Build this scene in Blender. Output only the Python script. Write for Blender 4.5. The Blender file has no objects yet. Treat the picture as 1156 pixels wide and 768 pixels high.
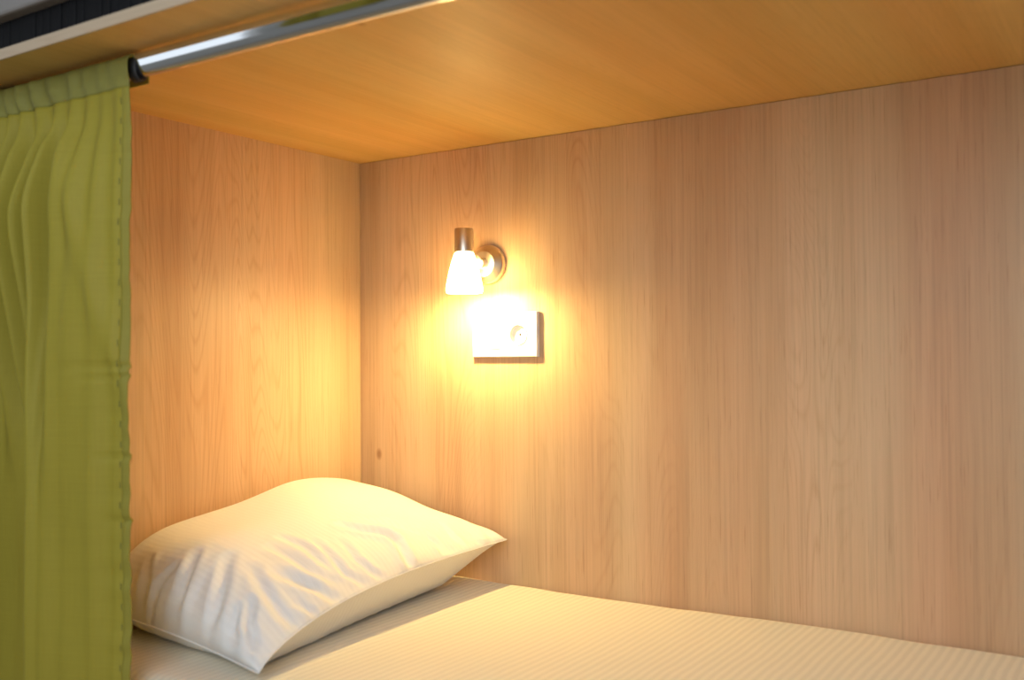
import bpy, bmesh, math, random
import numpy as np
from mathutils import Vector, Matrix, noise

random.seed(4)
S = bpy.context.scene
COL = S.collection

# ------------------------------------------------------------------ camera
# world: x along the bunk's back wall, y into the bunk (back wall at y=0), z up (mattress top at 0), metres
CAM = Vector((1.35832, -1.51082, 0.40834))
YAW, PITCH, ROLL = -0.58133, 0.01629, -0.00801
cam_d = bpy.data.cameras.new('camera')
cam_d.sensor_width = 36.0
cam_d.lens = 35.05
cam_d.clip_start = 0.02
cam_d.dof.use_dof = True
cam_d.dof.focus_distance = 1.78
cam_d.dof.aperture_fstop = 3.2
cam = bpy.data.objects.new('camera', cam_d)
COL.objects.link(cam)
fwd = Vector((math.sin(YAW)*math.cos(PITCH), math.cos(YAW)*math.cos(PITCH), math.sin(PITCH)))
rt = fwd.cross(Vector((0, 0, 1))).normalized()
up = rt.cross(fwd)
r2 = rt*math.cos(ROLL) + up*math.sin(ROLL)
u2 = -rt*math.sin(ROLL) + up*math.cos(ROLL)
M = Matrix.Identity(4)
for i in range(3):
    M[i][0], M[i][1], M[i][2], M[i][3] = r2[i], u2[i], -fwd[i], CAM[i]
cam.matrix_world = M
S.camera = cam

# ------------------------------------------------------------------ world, daylight, exposure
w = bpy.data.worlds.new('world'); S.world = w; w.use_nodes = True
bg = w.node_tree.nodes['Background']
bg.inputs['Color'].default_value = (0.86, 0.93, 1.0, 1)
bg.inputs['Strength'].default_value = 0.32

WINDOWS = [(-2.75, -1.45, 0.55, 2.05), (0.75, 2.55, 0.35, 2.05)]      # x0, x1, z0, z1 of the windows in the facing room wall
for (wx0, wx1, wz0, wz1), watt in zip(WINDOWS, (2.0, 24.0)):           # daylight coming through them; the wide right one is added to brighten the bunk
    ld0 = bpy.data.lights.new('window_daylight', 'AREA')
    ld0.shape = 'RECTANGLE'; ld0.size = wx1-wx0-0.1; ld0.size_y = wz1-wz0-0.1
    ld0.energy = watt; ld0.color = (0.84, 0.92, 1.0)
    lo0 = bpy.data.objects.new('window_daylight', ld0); COL.objects.link(lo0)
    lo0.location = ((wx0+wx1)/2, -2.66, (wz0+wz1)/2)
    lo0.rotation_euler = Vector((0, 1, 0)).to_track_quat('-Z', 'Z').to_euler()

S.view_settings.view_transform = 'Standard'
S.view_settings.look = 'None'
S.view_settings.gamma = 1.0
S.view_settings.use_curve_mapping = False
S.view_settings.exposure = 0.80

# ------------------------------------------------------------------ materials
def new_mat(name):
    m = bpy.data.materials.new(name); m.use_nodes = True
    nt = m.node_tree
    return m, nt, nt.nodes['Principled BSDF']

def N(nt, kind, **kw):
    n = nt.nodes.new(kind)
    for k, v in kw.items():
        setattr(n, k, v)
    return n

def ramp(nt, stops, interp='LINEAR'):
    r = N(nt, 'ShaderNodeValToRGB'); cr = r.color_ramp; cr.interpolation = interp
    while len(cr.elements) < len(stops): cr.elements.new(0.5)
    for e, (p, c) in zip(cr.elements, stops):
        e.position = p; e.color = (*c, 1) if len(c) == 3 else c
    return r

def mixc(nt, blend, fac, a, b):
    m = N(nt, 'ShaderNodeMix', data_type='RGBA', blend_type=blend)
    if isinstance(fac, (int, float)): m.inputs[0].default_value = fac
    else: nt.links.new(fac, m.inputs[0])
    for v, i in ((a, 6), (b, 7)):
        if isinstance(v, tuple): m.inputs[i].default_value = (*v, 1)
        else: nt.links.new(v, m.inputs[i])
    return m.outputs[2]

def wood(name, grain_axis, light, dark, fiber=0.5, offset=(0, 0, 0), rough=0.42, knots=True, rings=1.0):
    """oak-look laminate; grain runs along grain_axis (0,1,2) in object space"""
    m, nt, b = new_mat(name)
    tc = N(nt, 'ShaderNodeTexCoord')
    L = nt.links.new
    def mapped(across, along):
        mp = N(nt, 'ShaderNodeMapping')
        s = [across]*3; s[grain_axis] = along
        mp.inputs['Scale'].default_value = s
        mp.inputs['Location'].default_value = offset
        L(tc.outputs['Object'], mp.inputs['Vector'])
        return mp.outputs['Vector']
    def nz(across, along, detail=4, rough_=0.55, dist=0.0):
        n = N(nt, 'ShaderNodeTexNoise')
        n.inputs['Scale'].default_value = 1.0
        n.inputs['Detail'].default_value = detail
        n.inputs['Roughness'].default_value = rough_
        n.inputs['Distortion'].default_value = dist
        L(mapped(across, along), n.inputs['Vector'])
        return n.outputs['Fac']
    broad = nz(9, 0.45, 3)
    r1 = ramp(nt, [(0.36, dark), (0.62, light)]); L(broad, r1.inputs[0])
    # pinkish / yellowish drift between planks' growth bands
    drift = nz(5, 0.25, 2)
    r2_ = ramp(nt, [(0.38, (0.94, 1.0, 0.98)), (0.62, (1.0, 0.955, 0.93))]); L(drift, r2_.inputs[0])
    c = mixc(nt, 'MULTIPLY', 1.0, r1.outputs[0], r2_.outputs[0])
    # growth-ring lines, long and slightly wandering (cathedral figure)
    wv = N(nt, 'ShaderNodeTexNoise'); wv.inputs['Scale'].default_value = 1.0
    wv.inputs['Detail'].default_value = 1.5; wv.inputs['Distortion'].default_value = 0.5
    L(mapped(7.0, 0.8), wv.inputs['Vector'])
    mul = N(nt, 'ShaderNodeMath', operation='MULTIPLY'); mul.inputs[1].default_value = 46.0
    L(wv.outputs['Fac'], mul.inputs[0])
    frac = N(nt, 'ShaderNodeMath', operation='FRACT'); L(mul.outputs[0], frac.inputs[0])
    rr = ramp(nt, [(0.0, (0.90, 0.86, 0.83)), (0.25, (1, 1, 1)), (0.8, (1, 1, 1)), (1.0, (0.90, 0.86, 0.83))]); L(frac.outputs[0], rr.inputs[0])
    mask = nz(6, 0.5, 2)
    rm = ramp(nt, [(0.45, (0, 0, 0)), (0.62, (1, 1, 1))]); L(mask, rm.inputs[0])
    c2 = mixc(nt, 'MULTIPLY', 1.0, c, rr.outputs[0])
    c2 = mixc(nt, 'MIX', rings, c, c2)
    c = mixc(nt, 'MIX', rm.outputs[0], c, c2)
    # fine fibres
    fib = nz(210, 3.0, 3, 0.6)
    rf = ramp(nt, [(0.3, (1-0.17*fiber,)*3), (0.5, (1, 1, 1)), (0.72, (1+0.10*fiber,)*3)]); L(fib, rf.inputs[0])
    c = mixc(nt, 'MULTIPLY', 1.0, c, rf.outputs[0])
    # pores: short dark dashes
    por = nz(420, 11.0, 2, 0.5)
    rp = ramp(nt, [(0.31, (0.80, 0.74, 0.70)), (0.37, (1, 1, 1))]); L(por, rp.inputs[0])
    c = mixc(nt, 'MULTIPLY', fiber, c, rp.outputs[0])
    if knots:
        vo = N(nt, 'ShaderNodeTexVoronoi'); vo.inputs['Scale'].default_value = 1.0
        L(mapped(6.5, 4.0), vo.inputs['Vector'])
        rk = ramp(nt, [(0.02, (0.62, 0.52, 0.46)), (0.055, (1, 1, 1))]); L(vo.outputs['Distance'], rk.inputs[0])
        c = mixc(nt, 'MULTIPLY', 1.0, c, rk.outputs[0])
    L(c, b.inputs['Base Color'])
    b.inputs['Roughness'].default_value = rough
    b.inputs['Specular IOR Level'].default_value = 0.35
    bp = N(nt, 'ShaderNodeBump'); bp.inputs['Strength'].default_value = 0.12; bp.inputs['Distance'].default_value = 0.0006
    L(fib, bp.inputs['Height']); L(bp.outputs[0], b.inputs['Normal'])
    return m

OAK_L, OAK_D = (0.66, 0.448, 0.280), (0.555, 0.347, 0.200)
M_wall = wood('oak_back', 2, OAK_L, OAK_D, 0.65, (0.3, 0.1, 0.0))
M_left = wood('oak_left', 2, OAK_L, OAK_D, 0.65, (3.1, 1.7, 0.4))
M_ceil = wood('oak_ceiling', 1, (0.72, 0.455, 0.165), (0.63, 0.37, 0.115), 0.4, (1.4, 0.0, 0.9), rough=0.5, rings=0.25)
M_edge = wood('oak_edge', 0, (0.60, 0.46, 0.32), (0.52, 0.38, 0.26), 0.3, knots=False)

def plain(name, col, rough=0.5, metal=0.0, noise_amt=0.06, scale=40, spec=0.5):
    m, nt, b = new_mat(name)
    tc = N(nt, 'ShaderNodeTexCoord'); n = N(nt, 'ShaderNodeTexNoise')
    n.inputs['Scale'].default_value = scale; n.inputs['Detail'].default_value = 4
    nt.links.new(tc.outputs['Object'], n.inputs['Vector'])
    lo = tuple(max(0, c*(1-noise_amt)) for c in col); hi = tuple(min(1, c*(1+noise_amt)) for c in col)
    r = ramp(nt, [(0.3, lo), (0.7, hi)]); nt.links.new(n.outputs['Fac'], r.inputs[0])
    nt.links.new(r.outputs[0], b.inputs['Base Color'])
    b.inputs['Roughness'].default_value = rough; b.inputs['Metallic'].default_value = metal
    b.inputs['Specular IOR Level'].default_value = spec
    return m

def brushed(name, col, rough, axis_scale):
    m, nt, b = new_mat(name)
    tc = N(nt, 'ShaderNodeTexCoord'); mp = N(nt, 'ShaderNodeMapping'); n = N(nt, 'ShaderNodeTexNoise')
    mp.inputs['Scale'].default_value = axis_scale; n.inputs['Scale'].default_value = 1
    nt.links.new(tc.outputs['Object'], mp.inputs['Vector']); nt.links.new(mp.outputs[0], n.inputs['Vector'])
    r = ramp(nt, [(0.3, (rough*0.92,)*3), (0.7, (rough*1.08,)*3)]); nt.links.new(n.outputs['Fac'], r.inputs[0])
    nt.links.new(r.outputs[0], b.inputs['Roughness'])
    b.inputs['Base Color'].default_value = (*col, 1); b.inputs['Metallic'].default_value = 1.0
    return m

M_nickel = brushed('brushed_nickel', (0.76, 0.68, 0.56), 0.36, (60, 60, 60))
M_chrome = brushed('chrome', (0.86, 0.88, 0.90), 0.05, (2, 60, 60))
M_white = plain('white_plastic', (0.86, 0.85, 0.82), 0.35, noise_amt=0.015)
M_hole = plain('dark_hole', (0.03, 0.025, 0.02), 0.8)
M_black = plain('black_plastic', (0.012, 0.012, 0.013), 0.45)
M_dark = plain('dark_gap_black', (0.010, 0.010, 0.011), 0.7, noise_amt=0.25, scale=25, spec=0.1)  # near-black, imitates the unlit gap into the upper bunk
M_grey = plain('grey_rail_paint', (0.22, 0.20, 0.185), 0.45, noise_amt=0.1, scale=12)
M_plaster = plain('pale_wall_paint', (0.45, 0.45, 0.44), 0.8, noise_amt=0.1, scale=6)
M_frame = plain('window_frame_white', (0.75, 0.75, 0.74), 0.4, noise_amt=0.02)
M_floor = wood('floor_boards', 0, (0.52, 0.38, 0.24), (0.42, 0.29, 0.17), 0.5, knots=False)

def fabric_white(name, stripe_axis, period, tint, use_uv=False, amt=0.10, bump=0.35):
    m, nt, b = new_mat(name); L = nt.links.new
    tc = N(nt, 'ShaderNodeTexCoord')
    vec = tc.outputs['UV'] if use_uv else tc.outputs['Object']
    nd = N(nt, 'ShaderNodeTexNoise'); nd.inputs['Scale'].default_value = 9.0; nd.inputs['Detail'].default_value = 2
    L(vec, nd.inputs['Vector'])
    sep = N(nt, 'ShaderNodeSeparateXYZ'); L(vec, sep.inputs[0])
    mu = N(nt, 'ShaderNodeMath', operation='MULTIPLY'); mu.inputs[1].default_value = 2*math.pi/period
    L(sep.outputs[stripe_axis], mu.inputs[0])
    wob = N(nt, 'ShaderNodeMath', operation='MULTIPLY_ADD'); wob.inputs[1].default_value = 3.2
    L(nd.outputs['Fac'], wob.inputs[0]); L(mu.outputs[0], wob.inputs[2])
    si = N(nt, 'ShaderNodeMath', operation='SINE'); L(wob.outputs[0], si.inputs[0])
    mr = N(nt, 'ShaderNodeMapRange'); mr.inputs['From Min'].default_value = -0.55; mr.inputs['From Max'].default_value = 0.55
    L(si.outputs[0], mr.inputs['Value'])
    c = mixc(nt, 'MIX', mr.outputs[0], (tint[0]*(1-amt), tint[1]*(1-amt), tint[2]*(1-amt)), tint)
    L(c, b.inputs['Base Color'])
    b.inputs['Roughness'].default_value = 0.75
    b.inputs['Specular IOR Level'].default_value = 0.2
    b.inputs['Sheen Weight'].default_value = 0.15
    # weave
    wn = N(nt, 'ShaderNodeTexNoise'); wn.inputs['Scale'].default_value = 900.0; wn.inputs['Detail'].default_value = 1
    L(vec, wn.inputs['Vector'])
    h = N(nt, 'ShaderNodeMath', operation='MULTIPLY_ADD'); h.inputs[1].default_value = 0.15
    L(wn.outputs['Fac'], h.inputs[0]); L(mr.outputs[0], h.inputs[2])
    bp = N(nt, 'ShaderNodeBump'); bp.inputs['Strength'].default_value = bump; bp.inputs['Distance'].default_value = 0.0009
    L(h.outputs[0], bp.inputs['Height']); L(bp.outputs[0], b.inputs['Normal'])
    return m

M_sheet = fabric_white('striped_satin_sheet', 0, 0.0125, (0.86, 0.80, 0.65))
M_pillow = fabric_white('striped_satin_pillowcase', 0, 0.0110, (0.87, 0.855, 0.82), use_uv=True, amt=0.02, bump=0.14)

def curtain_mat(name, col, transl):
    m, nt, b = new_mat(name); L = nt.links.new
    tc = N(nt, 'ShaderNodeTexCoord')
    def st(sc):
        mp = N(nt, 'ShaderNodeMapping'); mp.inputs['Scale'].default_value = sc
        n = N(nt, 'ShaderNodeTexNoise'); n.inputs['Scale'].default_value = 1; n.inputs['Detail'].default_value = 2
        L(tc.outputs['Object'], mp.inputs['Vector']); L(mp.outputs[0], n.inputs['Vector']); return n.outputs['Fac']
    a = st((500, 500, 14)); c2 = st((14, 14, 600))
    r = ramp(nt, [(0.3, tuple(x*0.95 for x in col)), (0.7, tuple(min(1, x*1.05) for x in col))])
    ad = N(nt, 'ShaderNodeMath', operation='MULTIPLY_ADD'); ad.inputs[1].default_value = 0.5
    hf = N(nt, 'ShaderNodeMath', operation='MULTIPLY'); hf.inputs[1].default_value = 0.5
    L(c2, hf.inputs[0]); L(a, ad.inputs[0]); L(hf.outputs[0], ad.inputs[2])
    L(ad.outputs[0], r.inputs[0]); L(r.outputs[0], b.inputs['Base Color'])
    b.inputs['Roughness'].default_value = 0.6
    b.inputs['Specular IOR Level'].default_value = 0.25
    tr = N(nt, 'ShaderNodeBsdfTranslucent'); L(r.outputs[0], tr.inputs['Color'])
    mx = N(nt, 'ShaderNodeMixShader'); mx.inputs[0].default_value = transl
    L(b.outputs[0], mx.inputs[1]); L(tr.outputs[0], mx.inputs[2])
    L(mx.outputs[0], nt.nodes['Material Output'].inputs['Surface'])
    return m

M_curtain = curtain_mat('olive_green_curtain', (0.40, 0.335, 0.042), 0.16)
M_heading = curtain_mat('olive_green_double_cloth', (0.26, 0.245, 0.058), 0.05)  # darker base colour stands in for the doubled cloth not being lit from behind
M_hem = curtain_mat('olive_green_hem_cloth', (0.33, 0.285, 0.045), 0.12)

def shade_mat():
    m, nt, b = new_mat('frosted_glass_lit'); L = nt.links.new
    em = N(nt, 'ShaderNodeEmission'); em.inputs['Color'].default_value = (1.0, 0.72, 0.30, 1)
    em.inputs['Strength'].default_value = 8.0
    tr = N(nt, 'ShaderNodeBsdfTranslucent'); tr.inputs['Color'].default_value = (0.55, 0.52, 0.46, 1)
    ad = N(nt, 'ShaderNodeAddShader'); L(em.outputs[0], ad.inputs[0]); L(tr.outputs[0], ad.inputs[1])
    L(ad.outputs[0], nt.nodes['Material Output'].inputs['Surface'])
    return m
M_shade = shade_mat()

def glass_mat():
    m, nt, b = new_mat('window_glass')
    b.inputs['Transmission Weight'].default_value = 1.0; b.inputs['Roughness'].default_value = 0.0
    b.inputs['IOR'].default_value = 1.45
    return m
M_glass = glass_mat()

# ------------------------------------------------------------------ helpers
def link(name, me, mat, parent=None, smooth=False):
    o = bpy.data.objects.new(name, me); COL.objects.link(o)
    if mat: me.materials.append(mat)
    if parent: o.parent = parent
    if smooth:
        me.polygons.foreach_set('use_smooth', [True]*len(me.polygons))
    return o

def from_bm(name, bm, mat, parent=None, smooth=False):
    bmesh.ops.recalc_face_normals(bm, faces=bm.faces)
    me = bpy.data.meshes.new(name); bm.to_mesh(me); bm.free()
    return link(name, me, mat, parent, smooth)

def box_bm(x0, x1, y0, y1, z0, z1, bevel=0.0, seg=2):
    bm = bmesh.new()
    vs = [bm.verts.new((x, y, z)) for x in (x0, x1) for y in (y0, y1) for z in (z0, z1)]
    for f in ((0, 1, 3, 2), (4, 6, 7, 5), (0, 4, 5, 1), (2, 3, 7, 6), (0, 2, 6, 4), (1, 5, 7, 3)):
        bm.faces.new([vs[i] for i in f])
    if bevel:
        bmesh.ops.bevel(bm, geom=list(bm.edges), offset=bevel, segments=seg, profile=0.5, affect='EDGES')
    return bm

def box(name, dims, mat, parent=None, bevel=0.0, seg=2):
    return from_bm(name, box_bm(*dims, bevel=bevel, seg=seg), mat, parent)

def lathe_bm(profile, origin, axis, n=48, cap0=True, cap1=True):
    """profile [(radius, along)], revolved round axis"""
    bm = bmesh.new(); axis = Vector(axis).normalized()
    a = axis.orthogonal().normalized(); b = axis.cross(a); o = Vector(origin)
    rings = []
    for r, t in profile:
        rings.append([bm.verts.new(o + axis*t + (a*math.cos(2*math.pi*k/n) + b*math.sin(2*math.pi*k/n))*r) for k in range(n)])
    for i in range(len(rings)-1):
        for k in range(n):
            bm.faces.new((rings[i][k], rings[i][(k+1) % n], rings[i+1][(k+1) % n], rings[i+1][k]))
    if cap0: bm.faces.new(rings[0][::-1])
    if cap1: bm.faces.new(rings[-1])
    return bm

def lathe(name, profile, origin, axis, mat, parent=None, n=48, **kw):
    o = from_bm(name, lathe_bm(profile, origin, axis, n, **kw), mat, parent, True)
    md = o.modifiers.new('edge_split', 'EDGE_SPLIT'); md.split_angle = math.radians(40)
    return o

def tag(o, label=None, cat=None, group=None, kind=None):
    if label: o['label'] = label
    if cat: o['category'] = cat
    if group: o['group'] = group
    if kind: o['kind'] = kind
    return o

def empty(name, loc=(0, 0, 0)):
    o = bpy.data.objects.new(name, None); COL.objects.link(o); o.location = loc; o.empty_display_size = 0.05
    return o

def keep(o, parent):
    """parent a mesh built in world coordinates without moving it"""
    o.parent = parent; o.matrix_parent_inverse = Matrix.Translation(-Vector(parent.location))
    return o

# ------------------------------------------------------------------ the bunk's shell
H = 0.80
tag(box('wall_back', (0.0012, 2.02, 0.0, 0.018, -0.16, H-0.0008), M_wall), 'light oak laminate back panel of the bunk with vertical grain', 'wall', kind='structure')
tag(box('wall_left', (-0.018, 0.0, -0.70, 0.018, -0.16, H), M_left), 'light oak laminate end panel at the head of the bunk', 'wall', kind='structure')
tag(box('wall_right', (2.02, 2.038, -0.70, 0.018, -0.16, H), M_left), 'light oak laminate end panel at the foot of the bunk', 'wall', kind='structure')
tag(box('ceiling', (-0.60, 2.5, -0.793, 0.018, H, H+0.0135), M_ceil), 'orange-tinted oak board over the bunk', 'ceiling', kind='structure')
tag(box('trim_1', (-0.60, 2.5, -0.796, -0.793, H-0.0005, H+0.0138), M_edge, bevel=0.0008), 'pale beige edge band along the front of the upper board', 'trim', kind='structure')

pl = box('bunk_platform', (-0.017, 2.5, -0.80, 0.018, -0.185, -0.16), M_edge, bevel=0.001)
tag(pl, 'oak platform board carrying the mattress', 'platform')

tag(box('wall_side', (-3.2, -0.018, -0.694, -0.66, -0.75, H), M_plaster), 'pale painted wall beside the bunk behind the curtain', 'wall', kind='structure')
# room outside the bunk (behind the camera; seen only as reflection in the chrome rod)
tag(box('floor', (-3.2, 3.6, -2.75, 0.05, -0.78, -0.75), M_floor), 'brown wooden floor of the room outside the bunk', 'floor', kind='structure')
def wall_with_windows():
    bmw = bmesh.new(); x = -3.2; cells = []
    for (wx0, wx1, wz0, wz1) in WINDOWS:
        cells += [(x, wx0, -0.75, 2.4), (wx0, wx1, -0.75, wz0), (wx0, wx1, wz1, 2.4)]; x = wx1
    cells.append((x, 3.6, -0.75, 2.4))
    for d in cells:
        t = box_bm(d[0], d[1], -2.75, -2.70, d[2], d[3]); me = bpy.data.meshes.new('t'); t.to_mesh(me); t.free(); bmw.from_mesh(me); bpy.data.meshes.remove(me)
    return from_bm('wall_front', bmw, M_plaster)
tag(wall_with_windows(), 'pale painted room wall facing the bunk', 'wall', kind='structure')
for i, (WX0, WX1, WZ0, WZ1) in enumerate(WINDOWS):
    win = empty('window_%d' % (i+1), ((WX0+WX1)/2, -2.72, WZ0))
    tag(win, ('narrow', 'added wide')[i]+' white framed window in the room wall facing the bunk', 'window', kind='structure')
    for d in ((WX0, WX0+.05, WZ0, WZ1), (WX1-.05, WX1, WZ0, WZ1), (WX0+.05, WX1-.05, WZ0, WZ0+.05), (WX0+.05, WX1-.05, WZ1-.05, WZ1)):
        keep(box('window_frame', (d[0], d[1], -2.74, -2.69, d[2], d[3]), M_frame, bevel=0.004), win)
    keep(box('pane', (WX0+.05, WX1-.05, -2.722, -2.716, WZ0+.05, WZ1-.05), M_glass), win)

# ------------------------------------------------------------------ upper bunk front: near-black slats standing in for a dark gap under a grey rail
ub = empty('upper_bunk_guard', (0.6, -0.77, H+0.0136))
tag(ub, 'grey upper bunk guard rail over a dark gap drawn as near-black slats, top left', 'guard rail')
x = -0.58; k = 0
random.seed(11)
slat_me = {}
while x < 2.4:
    wd = random.choice((0.016, 0.024, 0.036))
    if wd not in slat_me:
        b_ = box_bm(0, wd-0.0022, -0.009, 0.009, 0, 0.075, bevel=0.0012, seg=1)
        bmesh.ops.recalc_face_normals(b_, faces=b_.faces)
        me = bpy.data.meshes.new('gap_slat'); b_.to_mesh(me); b_.free(); me.materials.append(M_dark); slat_me[wd] = me
    o = bpy.data.objects.new('gap_slat', slat_me[wd]); COL.objects.link(o)
    o.parent = ub; o.location = (x-0.6, random.uniform(-0.001, 0.001), 0)
    x += wd; k += 1
keep(box('gap_backing', (-0.60, 2.45, -0.758, -0.750, H+0.0136, H+0.2), M_dark), ub)
keep(box('guard_rail', (-0.60, 2.45, -0.797, -0.775, H+0.057, H+0.16), M_grey, bevel=0.004), ub)

# ------------------------------------------------------------------ mattress with striped sheet
def mattress():
    x0, x1, y0, y1, zb = 0.012, 2.012, -0.700, -0.003, -0.159
    # cross-section in y/z swept along x, rounded at both long edges
    prof = [(y0+0.012, zb), (y0, zb+0.02), (y0, -0.04)]
    R = 0.032
    for a in range(7):
        t = math.pi/2*a/6; prof.append((y0+R-R*math.cos(t), -R+R*math.sin(t)))
    ys = np.linspace(y0+R, y1-0.016, 60)[1:-1]
    prof += [(float(y), 0.0) for y in ys]
    R2 = 0.014
    for a in range(5):
        t = math.pi/2*a/4; prof.append((y1-R2+R2*math.sin(t), -R2+R2*math.cos(t)))
    prof += [(y1, -0.06), (y1-0.005, zb)]
    nx = 150
    verts, faces = [], []
    for i in range(nx+1):
        x = x0+(x1-x0)*i/nx
        e = min(x-x0, x1-x); ez = -0.02*max(0, 1-e/0.03)**2
        for (y, z) in prof:
            dz = 0; 
            if z > -0.02:
                dz = 0.0035*noise.noise(Vector((x*2.3, y*3.1, 0.4))) + 0.0010*noise.noise(Vector((x*14, y*5, 2.0)))
                edge = max(0, 1-abs(y-y1)/0.05)
                dz += 0.0022*edge*noise.noise(Vector((x*9, 1.1, 0)))
            verts.append((x, y, z+dz+(ez if z > -0.05 else 0)))
    n = len(prof)
    for i in range(nx):
        for j in range(n-1):
            a = i*n+j; faces.append((a, a+1, a+n+1, a+n))
        faces.append((i*n+n-1, i*n, (i+1)*n, (i+1)*n+n-1))
    faces.append(tuple(range(n))); faces.append(tuple(range(nx*n+n-1, nx*n-1, -1)))
    me = bpy.data.meshes.new('mattress'); me.from_pydata(verts, [], faces)
    bm = bmesh.new(); bm.from_mesh(me); bmesh.ops.recalc_face_normals(bm, faces=bm.faces); bm.to_mesh(me); bm.free()
    return link('mattress', me, M_sheet, None, True)
tag(mattress(), 'mattress under a cream-white sheet with narrow woven stripes', 'mattress')

# ------------------------------------------------------------------ pillow
def pillow_shape():
    nu, nv = 100, 140
    WU, WV = 0.475, 0.690
    u, v = np.meshgrid(np.linspace(0, 1, nu), np.linspace(0, 1, nv), indexing='ij')   # u: wall->open side, v: front->rear
    c = {'FL': (0.004, -0.600, 0.034), 'FR': (0.402, -0.638, 0.013), 'RL': (0.014, -0.020, 0.130), 'RR': (0.362, -0.014, 0.079)}
    c = {k_: np.array(q) for k_, q in c.items()}
    base = ((1-u)*(1-v))[..., None]*c['FL'] + (u*(1-v))[..., None]*c['FR'] + ((1-u)*v)[..., None]*c['RL'] + (u*v)[..., None]*c['RR']
    # edges drawn in between the corners
    base[..., 0] -= 0.013*np.sin(np.pi*v)**0.8*u**2.0
    base[..., 1] += 0.006*np.sin(np.pi*u)**0.8*(1-v)**3
    base[..., 1] -= 0.020*np.sin(np.pi*u)**0.8*v**3
    base[..., 2] += 0.032*np.sin(np.pi*v**0.6)*u**2 + 0.004*np.sin(np.pi*u)*(1-v)**2
    # fullness above the seam: rises steeply at the front and wall side, slowly at the open side and the rear corner
    def rise(d, rng_, b_):
        t = np.clip(d/rng_, 0, 1); return (1-(1-t)**2)**b_
    prof = rise((1-u)*WU, 0.32, 0.90)*rise(u*WU, 0.045, 0.45)*rise(v*WV, 0.15, 0.40)*rise((1-v)*WV, 0.285, 0.50)
    top = base.copy(); top[..., 2] += 0.092*prof
    # the sides swell outwards a little
    top[..., 1] -= 0.016*np.sin(np.pi*np.clip(v/0.30, 0, 1))*np.sin(np.pi*u)**0.6
    top[..., 0] += 0.010*np.sin(np.pi*np.clip((1-u)/0.35, 0, 1))*np.sin(np.pi*v)**0.6
    # underside: drops from the seam to the sheet within a few centimetres
    d_e = np.minimum(np.minimum(u, 1-u)*WU, np.minimum(v, 1-v)*WV)
    d_c = np.sqrt(np.minimum(u, 1-u)*WU*np.minimum(v, 1-v)*WV)
    drop = 0.115*(1-np.exp(-d_e/0.090))*np.clip(d_c/0.10, 0, 1)**0.5
    bot = base.copy(); bot[..., 2] -= drop
    # corner of the open side stands off the mattress
    bot[..., 2] = np.maximum(bot[..., 2], 0.0042)
    idx_top = np.arange(nu*nv).reshape(nu, nv)
    inner = np.zeros((nu, nv), bool); inner[1:-1, 1:-1] = True
    idx_bot = idx_top.copy(); idx_bot[inner] = nu*nv + np.arange(inner.sum())
    P = np.zeros((nu*nv+inner.sum(), 3))
    gu = np.gradient(top, axis=0); gv = np.gradient(top, axis=1)
    nr = np.cross(gu, gv); nr /= np.maximum(np.linalg.norm(nr, axis=2, keepdims=True), 1e-9)
    disp = pillow_wrinkles(u, v, WU, WV)
    top = top + nr*disp[..., None]
    P[idx_bot.ravel()] = bot.reshape(-1, 3); P[idx_top.ravel()] = top.reshape(-1, 3)
    P[:, 2] = np.maximum(P[:, 2], 0.0042); P[:, 0] = np.maximum(P[:, 0], 0.003); P[:, 1] = np.minimum(P[:, 1], -0.004)
    return P, idx_top, idx_bot, nu, nv, WU/(nu-1), WV/(nv-1)

def pillow_wrinkles(u, v, WU, WV):
    rng = np.random.RandomState(8)
    disp = np.zeros_like(u)
    def crease(pts, width, depth):
        """valley with raised banks along a polyline in (u, v)"""
        best = np.full(u.shape, 9.0); along = np.zeros(u.shape)
        tot = len(pts)-1
        for i in range(tot):
            ax, ay = pts[i][0]*WU, pts[i][1]*WV; bx, by = pts[i+1][0]*WU, pts[i+1][1]*WV
            dx, dy = bx-ax, by-ay; l2 = dx*dx+dy*dy
            t = np.clip(((u*WU-ax)*dx+(v*WV-ay)*dy)/l2, 0, 1)
            d = np.hypot(u*WU-ax-t*dx, v*WV-ay-t*dy)
            m = d < best; best = np.where(m, d, best); along = np.where(m, (i+t)/tot, along)
        env = np.sin(np.pi*np.clip(along*0.92+0.06, 0, 1))**0.7
        q = best/width
        return depth*env*(-np.exp(-q*q)+0.55*np.exp(-((q-1.7)/0.9)**2))
    for pl_, wd_, dp_ in PILLOW_CREASES: disp = disp+crease(pl_, wd_, dp_*0.85)
    # slack cloth: soft lumps and fine gathers running in from the open side and the front
    X_, Y_ = u*WU, v*WV
    for k_ in range(10):
        a, f, ph = rng.uniform(0, np.pi), rng.uniform(14, 34), rng.uniform(0, 6.28)
        disp = disp+0.0009*np.sin(f*(X_*np.cos(a)+Y_*np.sin(a))+ph)
    g1 = np.exp(-((1-u)*WU/0.085)**2)*np.clip(v/0.1, 0, 1)
    g2 = np.exp(-(v*WV/0.075)**2)
    s1 = np.sin(Y_*95+2.5*np.sin(Y_*17+1)+X_*30)+0.6*np.sin(Y_*170+X_*40+2*np.sin(Y_*23))
    s2 = np.sin(X_*105+2.2*np.sin(X_*21)+Y_*12)+0.5*np.sin(X_*190+3*np.sin(X_*19+2))
    disp = disp+0.0011*g1*s1*(0.5+0.5*np.sin(Y_*11+0.5))+0.0013*g2*s2
    taper = np.clip(np.minimum(np.minimum(u, 1-u)*WU, np.minimum(v, 1-v)*WV)/0.012, 0, 1)
    return disp*taper
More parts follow.
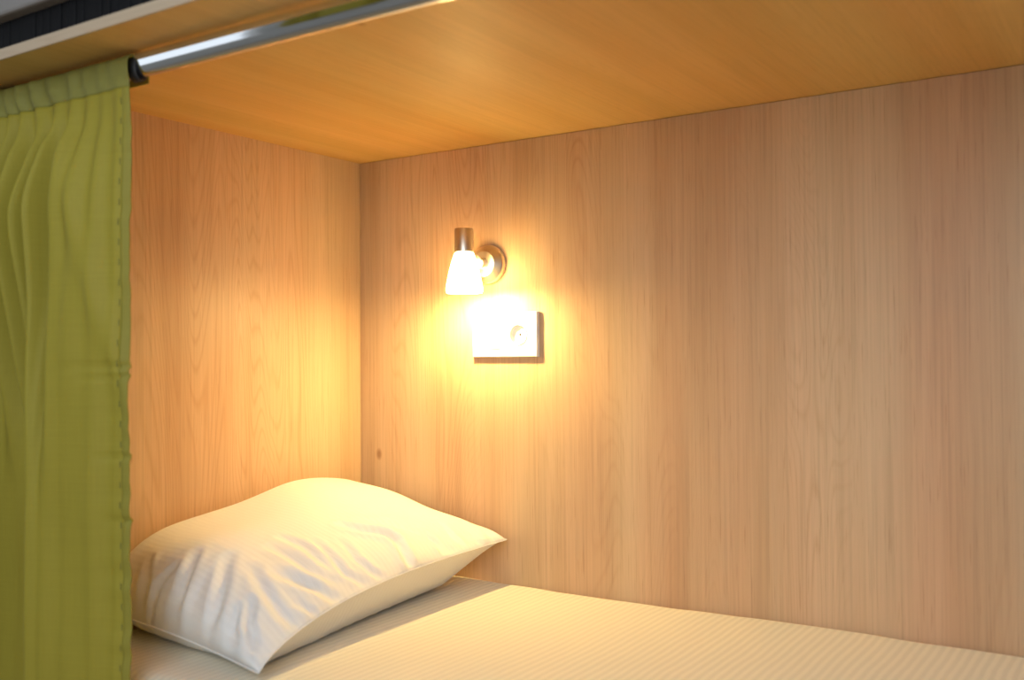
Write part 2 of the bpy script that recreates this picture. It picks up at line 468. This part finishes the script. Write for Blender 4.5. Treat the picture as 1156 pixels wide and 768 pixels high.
PILLOW_CREASES = [   # polyline in (u, v), half width, depth
    ([(0.667, 0.489), (0.737, 0.518), (0.788, 0.561), (0.848, 0.576), (0.96, 0.554), (1.0, 0.561)], 0.010, 0.0100),
    ([(0.697, 0.568), (0.758, 0.619), (0.838, 0.676), (0.939, 0.727), (1.0, 0.741)], 0.013, 0.0045),
    ([(0.596, 0.302), (0.687, 0.317), (0.788, 0.309), (0.859, 0.317)], 0.009, 0.0055),
    ([(0.636, 0.252), (0.737, 0.259), (0.828, 0.259), (0.919, 0.288)], 0.009, 0.0060),
    ([(0.697, 0.36), (0.798, 0.345), (0.899, 0.338), (0.98, 0.374)], 0.008, 0.0065),
    ([(0.747, 0.424), (0.859, 0.403), (0.939, 0.417), (1.0, 0.446)], 0.008, 0.0055),
    ([(0.768, 0.194), (0.848, 0.216), (0.919, 0.245), (1.0, 0.266)], 0.011, 0.0075),
    ([(0.697, 0.165), (0.798, 0.137), (0.909, 0.122), (1.0, 0.129)], 0.010, 0.0055),
    ([(0.919, 0.173), (0.98, 0.187), (1.0, 0.194)], 0.007, 0.0045),
    ([(0.808, 0.806), (0.909, 0.791), (0.99, 0.806)], 0.007, 0.0040),
    ([(0.848, 0.705), (0.919, 0.712), (0.99, 0.698)], 0.007, 0.0035),
    ([(0.929, 0.863), (0.98, 0.871), (1.0, 0.892)], 0.006, 0.0030),
    ([(0.444, 0.129), (0.485, 0.079), (0.505, 0.029), (0.495, 0.007)], 0.010, 0.0070),
    ([(0.586, 0.158), (0.667, 0.086), (0.707, 0.036), (0.717, 0.007)], 0.011, 0.0070),
    ([(0.404, 0.072), (0.374, 0.029), (0.364, 0.007), (0.384, 0.007)], 0.008, 0.0070),
    ([(0.808, 0.094), (0.859, 0.05), (0.939, 0.022)], 0.008, 0.0060),
    ([(0.778, 0.058), (0.808, 0.022), (0.869, 0.007)], 0.007, 0.0050),
    ([(0.222, 0.079), (0.293, 0.029), (0.323, 0.007)], 0.008, 0.0050),
]

def pillow():
    P, idx_top, idx_bot, nu, nv, du, dv = pillow_shape()
    faces, uvs = [], []
    def quads(I, flip):
        for i in range(nu-1):
            for j in range(nv-1):
                q = [(i, j), (i+1, j), (i+1, j+1), (i, j+1)]
                if flip: q = q[::-1]
                faces.append([int(I[t]) for t in q]); uvs.extend([(t[1]*dv, t[0]*du) for t in q])
    quads(idx_top, False); quads(idx_bot, True)
    me = bpy.data.meshes.new('pillow'); me.from_pydata(P.tolist(), [], faces)
    ul = me.uv_layers.new(name='UVMap'); ul.data.foreach_set('uv', [t for q in uvs for t in q])
    o = link('pillow', me, M_pillow, None, True)
    
    # piped seam: thin raised cord along the pillow's edge
    loop = [idx_top[i, 0] for i in range(nu)] + [idx_top[-1, j] for j in range(1, nv)] + [idx_top[i, -1] for i in range(nu-2, -1, -1)] + [idx_top[0, j] for j in range(nv-2, 0, -1)]
    pts = P[loop]
    for _ in range(2): pts = 0.5*pts+0.25*(np.roll(pts, 1, 0)+np.roll(pts, -1, 0))
    bm = bmesh.new(); rings = []; L_ = len(pts); r = 0.0011; cen = pts.mean(0)
    for i in range(L_):
        t = Vector(pts[(i+1) % L_]-pts[i-1]).normalized(); a = t.cross(Vector((0, 0, 1))).normalized(); b_ = t.cross(a)
        rings.append([bm.verts.new(Vector(pts[i])+a*r*math.cos(q*math.pi/3)+b_*r*math.sin(q*math.pi/3)) for q in range(6)])
    for i in range(L_):
        for q in range(6):
            bm.faces.new((rings[i][q], rings[i][(q+1) % 6], rings[(i+1) % L_][(q+1) % 6], rings[(i+1) % L_][q]))
    from_bm('seam', bm, M_pillow, o, True)
    return o
tag(pillow(), 'plump white pillow in a striped case leaning on the end panel', 'pillow')

# ------------------------------------------------------------------ wall lamp
LX, LY = 0.318, -0.080
lamp = empty('wall_lamp', (LX, 0, 0.577))
tag(lamp, 'small brushed nickel wall lamp with lit frosted glass shade', 'lamp')
def lpart(o): return keep(o, lamp)
lpart(lathe('rosette', [(0.0355, 0.0), (0.0362, 0.003), (0.0362, 0.009), (0.0345, 0.0125), (0.024, 0.021), (0.0235, 0.0215)], (LX, 0, 0.577), (0, -1, 0), M_nickel))
# arm: short tube from the rosette to the socket
bm = lathe_bm([(0.0105, 0.018), (0.0105, 0.034), (0.0098, 0.036)], (LX, 0, 0.577), (0, -1, 0), 28)
o = from_bm('knuckle', bm, M_nickel, None, True); o.modifiers.new('es', 'EDGE_SPLIT').split_angle = math.radians(40); lpart(o)
a0, a1 = Vector((LX, -0.030, 0.581)), Vector((LX, LY+0.012, 0.598))
bm = lathe_bm([(0.0058, 0), (0.0058, (a1-a0).length)], a0, a1-a0, 24); lpart(from_bm('arm', bm, M_nickel, None, True))
lpart(lathe('socket_cup', [(0.0155, 0.0), (0.0168, 0.0015), (0.0168, 0.041), (0.0155, 0.0428), (0.004, 0.0430)], (LX, LY, 0.593), (0, 0, 1), M_nickel))
# shade: frosted glass, flaring then rounding in at the open mouth
outer = [(0.0165, 0.000), (0.0185, -0.004), (0.0225, -0.016), (0.0268, -0.032), (0.0302, -0.048), (0.0325, -0.060), (0.0330, -0.0665), (0.0315, -0.0715)]
inner = [(r_-0.0024, t_) for r_, t_ in outer[::-1]]
inner[0] = (outer[-1][0]-0.0015, outer[-1][1]-0.0004)
lpart(lathe('lamp_shade', outer+inner, (LX, LY, 0.5925), (0, 0, 1), M_shade, cap0=False, cap1=False))
bl = lathe('bulb', [(0.004, 0.0), (0.006, -0.006), (0.0062, -0.014), (0.010, -0.022), (0.0125, -0.032), (0.011, -0.041), (0.006, -0.0455), (0.0015, -0.047)], (LX, LY, 0.590), (0, 0, 1), M_shade, n=24)
lpart(bl)
ld_ = bpy.data.lights.new('bulb_light', 'POINT'); ld_.energy = 6.0; ld_.color = (1.0, 0.72, 0.265); ld_.shadow_soft_size = 0.014
lo = bpy.data.objects.new('bulb_light', ld_); COL.objects.link(lo); lo.location = (LX, LY, 0.529)
keep(lo, lamp)

# ------------------------------------------------------------------ socket and switch plate under the lamp
PX0, PX1, PZ0, PZ1, PT = 0.2835, 0.4240, 0.4070, 0.4880, 0.0085
plate = empty('socket_plate', ((PX0+PX1)/2, 0, PZ0))
tag(plate, 'white double wall plate with a round recessed socket under the lamp', 'socket')
def ppart(o): return keep(o, plate)
SX, SZ, SR = 0.3845, 0.4472, 0.0185
# frame front with a round well cut on the right
def plate_bm():
    bm = bmesh.new(); n = 48
    ring = lambda r, y: [bm.verts.new((SX+r*math.cos(2*math.pi*k/n), y, SZ+r*math.sin(2*math.pi*k/n))) for k in range(n)]
    # square-ish outline with the same number of verts around the well
    out = []
    def rect(y, inset):
        vs = []
        for k in range(n):
            a = 2*math.pi*k/n; dx, dz = math.cos(a), math.sin(a)
            tx = ((PX1-inset-SX)/dx if dx > 1e-9 else (PX0+inset-SX)/dx if dx < -1e-9 else 1e9)
            tz = ((PZ1-inset-SZ)/dz if dz > 1e-9 else (PZ0+inset-SZ)/dz if dz < -1e-9 else 1e9)
            t = min(tx, tz); vs.append([SX+dx*t, y, SZ+dz*t])
        for cx, cz in ((PX0+inset, PZ0+inset), (PX0+inset, PZ1-inset), (PX1-inset, PZ0+inset), (PX1-inset, PZ1-inset)):
            k = min(range(n), key=lambda q: (vs[q][0]-cx)**2+(vs[q][2]-cz)**2); vs[k] = [cx, y, cz]
        return [bm.verts.new(q) for q in vs]
    loops = [rect(0.0, 0.0), rect(-PT+0.0018, 0.0), rect(-PT+0.0005, 0.0006), rect(-PT, 0.0018), ring(SR, -PT), ring(SR-0.0006, -PT+0.0005), ring(SR-0.0010, -0.0012)]
    for A, B in zip(loops, loops[1:]):
        for k in range(n):
            bm.faces.new((A[k], A[(k+1) % n], B[(k+1) % n], B[k]))
    bm.faces.new(loops[-1])
    return bm
o = from_bm('plate', plate_bm(), M_white, None); ppart(o)
ppart(box('rocker_switch', (PX0+0.014, PX0+0.062, -PT-0.0010, -PT+0.0005, PZ0+0.014, PZ1-0.014), M_white, bevel=0.0012))
rimb = lathe('socket_rim', [(SR+0.0008, 0), (SR+0.0008, 0.0010), (SR-0.0010, 0.0012), (SR-0.0014, 0.0002)], (SX, -PT, SZ), (0, -1, 0), M_white, cap0=False, cap1=False)
ppart(rimb)
ppart(lathe('contact_hole', [(0.0021, 0), (0.0021, 0.0010), (0.0014, 0.0014)], (SX, -0.0013, SZ), (0, -1, 0), M_hole, n=20))

# ------------------------------------------------------------------ curtain rod
RY, RZ0, RZ1 = -0.716, 0.7660, 0.7960
rod = empty('curtain_rod', (0.9, RY, RZ1)); tag(rod, 'flat-sided chrome curtain rod under the front of the upper board', 'curtain rod')
bm = bmesh.new(); n = 32; prev = None; rings = []
for xx in (-0.55, 2.4):
    ring_ = []
    for k in range(n):
        a = 2*math.pi*(k+0.5)/n; hx, hz, tl = 0.0080, 0.0152, math.radians(14)
        y = hx*math.copysign(abs(math.cos(a))**0.75, math.cos(a)); z = hz*math.copysign(abs(math.sin(a))**0.75, math.sin(a))
        y, z = y*math.cos(tl)+z*math.sin(tl)*-1, y*math.sin(tl)+z*math.cos(tl)
        ring_.append(bm.verts.new((xx, RY+y, (RZ0+RZ1)/2+z)))
    rings.append(ring_)
for k in range(n): bm.faces.new((rings[0][k], rings[0][(k+1) % n], rings[1][(k+1) % n], rings[1][k]))
bm.faces.new(rings[0][::-1]); bm.faces.new(rings[1])
o = from_bm('tube', bm, M_chrome, None, True); o.modifiers.new('es', 'EDGE_SPLIT').split_angle = math.radians(50); keep(o, rod)
for xx in (-0.45, 1.55, 2.3):
    keep(box('bracket', (xx-0.008, xx+0.008, RY-0.012, RY+0.012, RZ1-0.002, H), M_chrome, bevel=0.0015), rod)

# ------------------------------------------------------------------ curtain
CX0, CX1 = -0.20, 0.272
def lerp_table(t, tab):
    for (a, va), (b_, vb) in zip(tab, tab[1:]):
        if t <= b_:
            s = (t-a)/(b_-a) if b_ > a else 0; s = s*s*(3-2*s); return va+(vb-va)*s
    return tab[-1][1]
# fold profile lower down: (x, y offset toward the room is negative)
FOLD = [(-0.20, 0.0), (-0.175, -0.045), (-0.145, 0.008), (-0.115, -0.048), (-0.085, 0.006), (-0.055, -0.048), (-0.028, 0.006), (0.000, -0.050),
        (0.022, 0.008), (0.048, -0.052), (0.060, -0.020), (0.072, 0.008), (0.090, -0.054), (0.104, 0.006), (0.122, -0.055), (0.131, -0.020), (0.139, 0.010), (0.148, -0.020),
        (0.158, -0.042), (0.180, -0.036), (0.220, -0.023), (0.250, -0.010), (0.272, 0.0)]
FOLD_LOW = [(-0.20, 0.0), (-0.160, -0.045), (-0.120, 0.006), (-0.085, -0.040), (-0.055, 0.004), (0.000, 0.010), (0.100, 0.010), (0.110, 0.004), (0.118, -0.040),
            (0.128, -0.055), (0.145, -0.047), (0.175, -0.035), (0.215, -0.024), (0.248, -0.010), (0.272, 0.0)]
def curtain_pt(s, z):
    """s 0..1 along the cloth, z height"""
    x = CX0+(CX1-CX0)*s
    t = min(1, max(0, (0.752-z)/0.30)); t = t*t*(3-2*t)          # 0 under the heading .. 1 lower
    t2 = min(1, max(0, (0.752-z)/0.06))
    lean = min(1, max(0, (0.62-z)/0.45)); lean = lean*lean*(3-2*lean); tf = min(1, max(0, (0.752-z)/0.16)); tf = tf*tf*(3-2*tf)
    fold = lerp_table(x, FOLD)*(1-lean)+lerp_table(x, FOLD_LOW)*lean
    # gathers just below the heading: many short tucks, dying out on the flat panel
    gath = 0.0100*math.sin(x*175+1.3*math.sin(x*31)+z*4)*(0.25+0.75*max(0, 1-max(0, x-0.08)/0.12))
    y = RY-0.0150+(0.004*t2)+gath*(1-t)*(0.35+0.65*t2)+fold*(0.15+0.85*tf)*t2
    # soft body in the flat panel
    y += 0.006*t*noise.noise(Vector((x*9, z*5, 3.0))) + 0.0022*noise.noise(Vector((x*30, z*9, 7.0)))
    # diagonal slack fold from the heading down to the hem
    if x > 0.10:
        q = (x-0.145)-(0.74-z)*0.33
        y += -0.007*math.exp(-(q/0.018)**2)*max(0, 1-max(0, 0.40-z)/0.2)*min(1, (0.775-z)/0.1 if z < 0.775 else 0)
    # puckers along the hem
    pk = max(0, 1-(CX1-x)/0.050) if x > CX1-0.05 else 0
    y += 0.0018*pk*math.sin(z*150+2.2*noise.noise(Vector((z*16, 0, 1))))*noise.noise(Vector((z*11, 4, 1)))*1.6
    for zc, ln in ((0.400, 0.10), (0.387, 0.075), (0.286, 0.05), (0.205, 0.04)):   # pressed cross creases
        g = max(0, 1-(CX1-x)/ln)**0.6 if x > CX1-ln else 0
        y += 0.0045*g*math.exp(-((z-zc+0.02*(CX1-x))/0.0030)**2)
    # edge wander
    if x > 0.2:
        x += (x-0.2)/0.072*(0.004*noise.noise(Vector((0, z*4.0, 9)))-0.004*t)
    return x, y, z

def cloth(name, s0, s1, z0, z1, ns, nz_, mat, parent, fn, th=0.0009):
    vs, fs = [], []
    for j in range(nz_+1):
        for i in range(ns+1):
            vs.append(fn(s0+(s1-s0)*i/ns, z0+(z1-z0)*j/nz_))
    for j in range(nz_):
        for i in range(ns):
            a = j*(ns+1)+i; fs.append((a, a+1, a+ns+2, a+ns+1))
    me = bpy.data.meshes.new(name); me.from_pydata(vs, [], fs)
    o = link(name, me, mat, None, True)
    so = o.modifiers.new('thickness', 'SOLIDIFY'); so.thickness = th; so.offset = 0
    if parent: keep(o, parent)
    return o

cur = empty('curtain', (0.05, RY, -0.14)); tag(cur, 'olive green gathered curtain drawn to the head end of the bunk', 'curtain')
HS = 0.978        # where the stitched side hem begins
cloth('panel', 0, HS, -0.14, 0.752, 230, 170, M_curtain, cur, curtain_pt)
def hem_pt(s, z):
    x, y, z = curtain_pt(s, z); q = (s-HS)/(1-HS)
    return x, y-0.0016*math.sin(math.pi*min(1, q*1.1))**0.5 if 0 < q < 0.9 else y, z
hem_o = cloth('side_hem', HS, 1, -0.14, 0.752, 8, 240, M_hem, cur, hem_pt, 0.0018)
# rod pocket: wraps the rod from the front over the top and down the back
def pocket_pt(s, t):
    x, y0, _ = curtain_pt(s, 0.752)
    hz, hy = 0.0225, 0.0150
    tt = t
    if tt < 1: z = 0.752+tt*0.030; y = RY-hy
    elif tt < 2: a = (tt-1)*math.pi; z = 0.782+0.0145*math.sin(a); y = RY-hy*math.cos(a)
    else: z = 0.782-(tt-2)*0.020; y = RY+hy
    g = 0.0042*math.sin(x*175+1.3*math.sin(x*31)+z*30)*(0.25+0.75*max(0, 1-max(0, x-0.08)/0.12))
    g += 0.0028*noise.noise(Vector((x*60, z*40, tt)))
    if tt < 1.2: y += g - 0.002
    y = y*min(1, tt/0.5)+y0*(1-min(1, tt/0.5)) if tt < 0.5 else y
    if 1 <= tt <= 2: z += 0.0016*noise.noise(Vector((x*45, 2, 1)))
    return x, y, z
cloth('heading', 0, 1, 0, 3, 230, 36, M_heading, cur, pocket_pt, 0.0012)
# hem stitches
for i in range(34):
    z = 0.735-i*0.0255
    x, y, _ = curtain_pt(HS-0.004, z)
    st_ = box('stitch', (x-0.0004, x+0.0004, y-0.0017, y-0.0004, z-0.004, z+0.004), M_heading); st_.parent = hem_o

# black sleeve where the cloth stops on the rod
bm = bmesh.new(); rg = []
for xx, q in ((0.264, 1.0), (0.2775, 1.0), (0.2785, 0.86), (0.264, 0.86)):
    rg.append([bm.verts.new((xx, RY+0.0110*q*math.cos(2*math.pi*k/28), 0.7785+0.0180*q*math.sin(2*math.pi*k/28))) for k in range(28)])
for A, B in zip(rg, rg[1:]+rg[:1]):
    for k in range(28): bm.faces.new((A[k], A[(k+1) % 28], B[(k+1) % 28], B[k]))
tag(from_bm('rod_sleeve', bm, M_black, None, True), 'small black sleeve on the curtain rod at the edge of the green curtain', 'rod sleeve')

# green curtain beside the window of the facing wall (mirrored in the rod)
src = bpy.data.objects['panel']
wc = empty('window_curtain', (-1.0, -2.60, 0.6)); tag(wc, 'green curtain beside the window of the facing room wall', 'curtain')
o = src.copy(); COL.objects.link(o); o.name = 'window_curtain_panel'; o.parent = wc; o.matrix_parent_inverse = Matrix.Identity(4)
o.location = (0, 0.85, 0.3); o.scale = (1.3, 1.2, 1.9)
